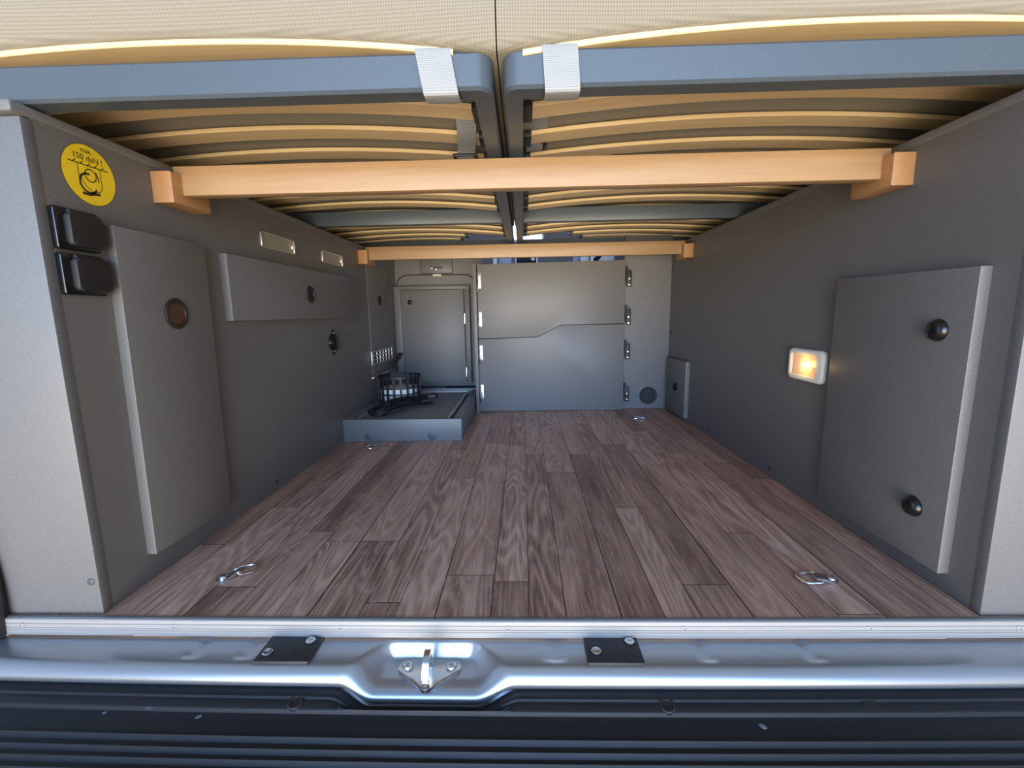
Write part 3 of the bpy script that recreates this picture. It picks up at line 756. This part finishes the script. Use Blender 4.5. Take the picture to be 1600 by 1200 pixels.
# round air outlet
t = thing('air_outlet', 'round black air outlet at the foot of the back wall', 'air outlet', (.607, D, .064))
bm = BM(); lathe(bm, (.607, D, .064), (0, -1, 0), [(.0425, -.001), (.0425, .004), (.039, .0065), (.033, .006), (.031, .001), (.031, .0004), (0, .0004)], 40); obj('ring', bm, 'black_matt', t)
for dz in (-.013, 0, .012):
    bm = BM(); hw = math.sqrt(.031**2-dz**2)-.002; box(bm, .607-hw, .607+hw, D-.0055, D-.0005, .064+dz-.0012, .064+dz+.0012); obj('vane', bm, 'rubber', t)

# ------------------------------------------------------------------ recess on the left: wall cupboard, hatch, tray
BY = 1.795
t = thing('wall_cupboard', 'grey wall cupboard with small round black lock in the left recess', 'wall cupboard', (-.495, BY, .105))
bm = BM()
x0, x1, z0, z1 = -.698, -.293, .105, .628
for a, b, c, d in ((x0, x1, z1-.017, z1), (x0, x1, z0, z0+.006), (x0, x0+.036, z0+.006, z1-.017), (x1-.026, x1, z0+.006, z1-.017)): box(bm, a, b, BY, YB, c, d, .001)
box(bm, x0+.01, x1-.01, BY+.02, YB, z0+.004, z1-.01)
obj('cabinet_body', bm, 'laminate', t)
bm = BM(); prism(bm, [(-.659, .1135), (-.3215, .1135), (-.3235, .607), (-.660, .607)], 'y', BY-.003, BY+.015, .0008); dr = obj('door', bm, 'laminate', t)
bm = BM(); lathe(bm, (-.611, BY-.003, .545), (0, -1, 0), [(.0125, -.001), (.0125, .003), (.0105, .006), (.006, .0085), (0, .009)], 28); obj('lock', bm, 'black', dr)
for z in (.455, .165):
    bm = BM(); box(bm, -.3235, -.3175, BY-.006, BY+.004, z-.028, z+.028, .001); h = obj('hinge', bm, 'chrome', t)
    for k in range(5):
        bm = BM(); lathe(bm, (-.320, BY-.0065, z-.022+.011*k), (0, 0, 1), [(0, -.004), (.0036, -.004), (.0036, .004), (0, .004)], 10); obj('knuckle', bm, 'chrome', h)
t = thing('wall_hatch', 'small rectangular grey hatch with chrome catch above the wall cupboard', 'hatch', (-.472, YB, .695))
bm = BM(); box(bm, -.560, -.385, YB-.0012, YB, .6955, .7755); obj('seam', bm, 'dark', t, False)
bm = BM(); box(bm, -.557, -.388, YB-.006, YB, .6985, .7725, .001); obj('panel', bm, 'laminate', t)
bm = BM(); tube(bm, smoothpath([(-.497, YB-.012, .733), (-.486, YB-.016, .728), (-.472, YB-.017, .724), (-.455, YB-.016, .727), (-.437, YB-.013, .7265)], 4), .005, 10); box(bm, -.502, -.492, YB-.012, YB-.005, .722, .738, .001); box(bm, -.480, -.470, YB-.014, YB-.005, .714, .734, .001); obj('catch', bm, 'chrome', t)
bm = BM(); box(bm, -.493, -.448, YB-.007, YB, .6825, .6935, .001); o = obj('tape_tag', bm, 'tag', None); tag(o, 'small cream tag between the chrome catch hatch and the wall cupboard', 'tag')

t = thing('floor_tray', 'shallow grey tray box on the floor against the left wall', 'tray', (-.475, 1.016, 0))
bm = BM(); prism(bm, [(-.699, .001), (-.2455, .001), (-.2445, .0855), (-.699, .0870)], 'y', 1.014, 1.030, .001); fp = obj('front_panel', bm, 'laminate_dimmed', t)
for x in (-.601, -.3595):
    bm = BM(); lathe(bm, (x, 1.0142, .0205), (0, -1, 0), [(.0158, -.001), (.0158, .0006), (.0148, .0012), (0, .0013)], 28); obj('cover_cap', bm, 'cap', fp)
bm = BM(); box(bm, -.281, -.246, 1.030, 1.78, .001, .083, .001); obj('side_panel', bm, 'laminate', t)
bm = BM(); box(bm, -.699, -.681, 1.030, 1.78, .001, .083, .001); obj('side_panel', bm, 'laminate', t)
bm = BM(); box(bm, -.681, -.281, 1.030, 1.70, .001, .060); obj('base_panel', bm, 'dark', t)
bm = BM(); box(bm, -.668, -.3095, 1.052, 1.690, .060, .0735, .0006); lid = obj('lid', bm, 'laminate', t)
bm = BM(); box(bm, -.674, -.668, 1.052, 1.690, .060, .0738); obj('edge_strip', bm, 'pale_edge', lid, False)
bm = BM(); box(bm, -.3095, -.3045, 1.052, 1.690, .060, .0738); obj('edge_strip', bm, 'pale_edge', lid, False)
bm = BM(); box(bm, -.674, -.3045, 1.690, 1.697, .060, .0760); obj('edge_strip', bm, 'white', lid, False)
bm = BM(); box(bm, -.695, -.262, 1.702, 1.716, .060, .0900, .001); obj('back_rail', bm, 'laminate_dimmed', t)
bm = BM(); box(bm, -.695, -.262, 1.716, 1.848, .060, .0820); obj('back_shelf', bm, 'black_matt', t, False)
bm = BM(); box(bm, -.545, -.43, 1.745, 1.785, .0822, .0870, .001); o = obj('flat_bracket', bm, 'laminate_dimmed', None); tag(o, 'flat grey bracket lying behind the tray lid under the wall cupboard', 'bracket')

# round black basket on the tray
BX, BYc, BR, BZ = -.588, 1.425, .098, .0745
t = thing('mesh_basket', 'round black open-grid plastic basket on the floor tray', 'basket', (BX, BYc, BZ))
bm = BM()
for z, hgt in ((BZ, .022), (BZ+.045, .006), (BZ+.073, .006), (BZ+.120, .008)):
    lathe(bm, (BX, BYc, z), (0, 0, 1), [(BR, 0), (BR, hgt), (BR-.004, hgt), (BR-.004, 0), (BR, 0)], 48)
for k in range(20):
    a = 2*PI*k/20; c, s_ = math.cos(a), math.sin(a)
    pts = [(BX+(BR+d)*c-w*s_, BYc+(BR+d)*s_+w*c) for d, w in ((-.004, -.005), (.0008, -.005), (.0008, .005), (-.004, .005))]
    prism(bm, pts, 'z', BZ, BZ+.126)
obj('grid_wall', bm, 'black_matt', t)
bm = BM(); lathe(bm, (BX, BYc, BZ), (0, 0, 1), [(0, 0), (BR-.002, 0), (BR-.002, .003), (0, .003)], 40); obj('bottom', bm, 'black_matt', t)
bm = BM(); lathe(bm, (BX, BYc, BZ+.0035), (0, 0, 1), [(0, 0), (.086, 0), (.088, .004), (.088, .0685), (.084, .0705), (0, .0705)], 40); o = obj('container', bm, 'white', None, at=(BX, BYc, BZ+.003)); tag(o, 'white round container inside the black grid basket', 'container')
bm = BM(); ribbon(bm, smoothpath([(BX-.004, BYc-.07, BZ+.094), (BX-.002, BYc-.072, BZ+.15), (BX-.012, BYc-.03, BZ+.185), (BX-.004, BYc+.01, BZ+.205), (BX+.002, BYc+.04, BZ+.228)], 6), [(.026, .004, 0)]*25, .002)
o = obj('upright_strap', bm, 'fabric_black', None, at=(BX, BYc, BZ+.1), angle=60); tag(o, 'black strap end standing upright out of the grid basket', 'strap')
t = thing('strap_bundle', 'loose bundle of black webbing straps in front of the grid basket', 'strap', (-.52, 1.26, .075))
def rib(pts, wd, nm='band'):
    bm = BM(); p = smoothpath(pts, 6); ribbon(bm, p, [wd]*len(p), .003); obj(nm, bm, 'fabric_black', t, angle=60)
rib([(-.655, 1.17, .077), (-.62, 1.205, .098), (-.575, 1.25, .112), (-.535, 1.33, .108), (-.495, 1.39, .100), (-.46, 1.42, .098), (-.425, 1.43, .106)], (.006, -.030, .024))
rib([(-.64, 1.155, .078), (-.59, 1.165, .086), (-.55, 1.20, .094), (-.51, 1.27, .092), (-.47, 1.33, .085), (-.425, 1.375, .079)], (.012, -.032, .016))
rib([(-.60, 1.13, .077), (-.565, 1.125, .083), (-.535, 1.15, .092), (-.525, 1.20, .098), (-.545, 1.25, .104)], (.026, -.018, .016))
rib([(-.645, 1.19, .079), (-.628, 1.14, .079), (-.595, 1.115, .082), (-.565, 1.14, .086), (-.575, 1.19, .100), (-.61, 1.23, .105)], (.012, .010, .026))
bm = BM(); prism(bm, rrect(-.462, -.412, 1.395, 1.445, .012, 4), 'z', .092, .112, .003); obj('buckle', bm, 'black_matt', t)

# ------------------------------------------------------------------ lashing rings on the floor
def lashing(loc, ang, label):
    t = thing('lashing_ring', label, 'lashing ring', (loc[0], loc[1], 0), 'lashing rings on the floor')
    c, s = math.cos(ang), math.sin(ang)
    def T(u, v, z): return (loc[0]+u*c-v*s, loc[1]+u*s+v*c, z)
    out = [(-.0115*math.cos(a), -.0115*math.sin(a)) for a in [PI/2-PI*i/10 for i in range(11)]]
    pts = [(u, v) for u, v in out][::-1]+[(.019, -.0085), (.0285, -.0075), (.0285, .0075), (.019, .0085)]
    bm = BM(); lo = [bm.verts.new(T(u, v, .0002+(.0045 if u > .018 else 0))) for u, v in pts]; hi = [bm.verts.new(T(u, v, .0032+(.0062 if u > .018 else 0))) for u, v in pts]
    bm.faces.new(lo); bm.faces.new(hi[::-1]); n = len(pts)
    for i in range(n): bm.faces.new((lo[i], hi[i], hi[(i+1) % n], lo[(i+1) % n]))
    obj('tongue', bm, 'zinc', t)
    bm = BM(); lathe(bm, T(0, 0, .0032), (0, 0, 1), [(.0098, 0), (.0098, .0012), (.0078, .0018), (.0074, .0034), (.005, .0058), (0, .0065)], 24); obj('bolt', bm, 'zinc', t)
    w, r = .0165, .0024; p = [T(.0245, -w, .0062), T(.0245, -.008, .0062), T(.0245, .008, .0062), T(.0245, w, .0062), T(.0300, w+.0004, .0056), T(.040, w-.001, .0050)]
    p += [T(.040+.0175*math.sin(a), (w-.001)*math.cos(a), .0045) for a in [PI*i/14 for i in range(1, 14)]]+[T(.040, -w+.001, .0050), T(.0300, -w-.0004, .0056)]
    bm = BM(); tube(bm, p, r, 10, True); obj('ring', bm, 'zinc', t)
lashing((-.565, .106), math.radians(42), 'steel lashing ring on the floor nearest the tall left hatch panel')
lashing((.533, .101), math.radians(178), 'steel lashing ring on the floor nearest the large right hatch panel')
lashing((-.560, .968), math.radians(-100), 'steel lashing ring on the floor in front of the shallow tray')
lashing((.532, 1.351), math.radians(184), 'small steel lashing ring on the floor before the round air outlet')

# ------------------------------------------------------------------ glimpsed beyond the doors
def glimpse(name, parts, label, cat, at):
    t = thing(name, label, cat, at)
    for nm, m, b in parts:
        bm = BM(); box(bm, *b, .002); obj(nm, bm, m, t)
Yk = 2.2
glimpse('cabinet_post', [('post', 'white', (-.188, -.163, Yk, Yk+.03, .602, .845)), ('side_face', 'blue_grey', (-.155, -.075, Yk+.04, Yk+.06, .602, .840))], 'white post with blue-grey panel seen over the folding doors, left', 'cabinet', (-.17, Yk, .602))
t = thing('control_panel', 'white framed dark panel with a pale knob seen over the folding doors', 'panel', (.02, Yk, .602))
bm = BM()
for b in ((-.052, .086, .817, .840), (-.052, -.044, .602, .840), (.076, .086, .602, .840)): box(bm, b[0], b[1], Yk, Yk+.02, b[2], b[3], .002)
obj('frame', bm, 'white', t)
bm = BM(); box(bm, -.048, .080, Yk+.01, Yk+.02, .602, .83); obj('screen', bm, 'black', t)
bm = BM(); lathe(bm, (.056, Yk, .803), (0, -1, 0), [(.013, -.01), (.013, .010), (.010, .016), (0, .017)], 20); obj('knob', bm, 'white_frame', t)
glimpse('storage_box', [('body', 'white', (.345, .398, Yk, Yk+.06, .602, .852)), ('lid_clip', 'blue_grey', (.299, .343, Yk, Yk+.04, .602, .850)), ('stripe', 'black', (.399, .404, Yk, Yk+.05, .602, .85))], 'pale box with dark clip seen over the folding doors, right', 'box', (.36, Yk, .602))
t = thing('patterned_box', 'white box with a slanting black stripe seen over the folding doors, farthest right', 'box', (.48, Yk, .602))
bm = BM(); box(bm, .406, .550, Yk, Yk+.06, .602, .850, .002); obj('body', bm, 'white', t)
bm = BM(); prism(bm, [(.424, .77), (.440, .77), (.500, .838), (.470, .838), (.424, .80)], 'y', Yk-.001, Yk+.002); obj('stripe', bm, 'black', t)
bm = BM(); box(bm, -.98, .98, Yk-.05, 2.75, .55, .60); o = obj('counter_top', bm, 'brown_dark', None); tag(o, 'dark brown counter behind the grey folding doors', 'counter')
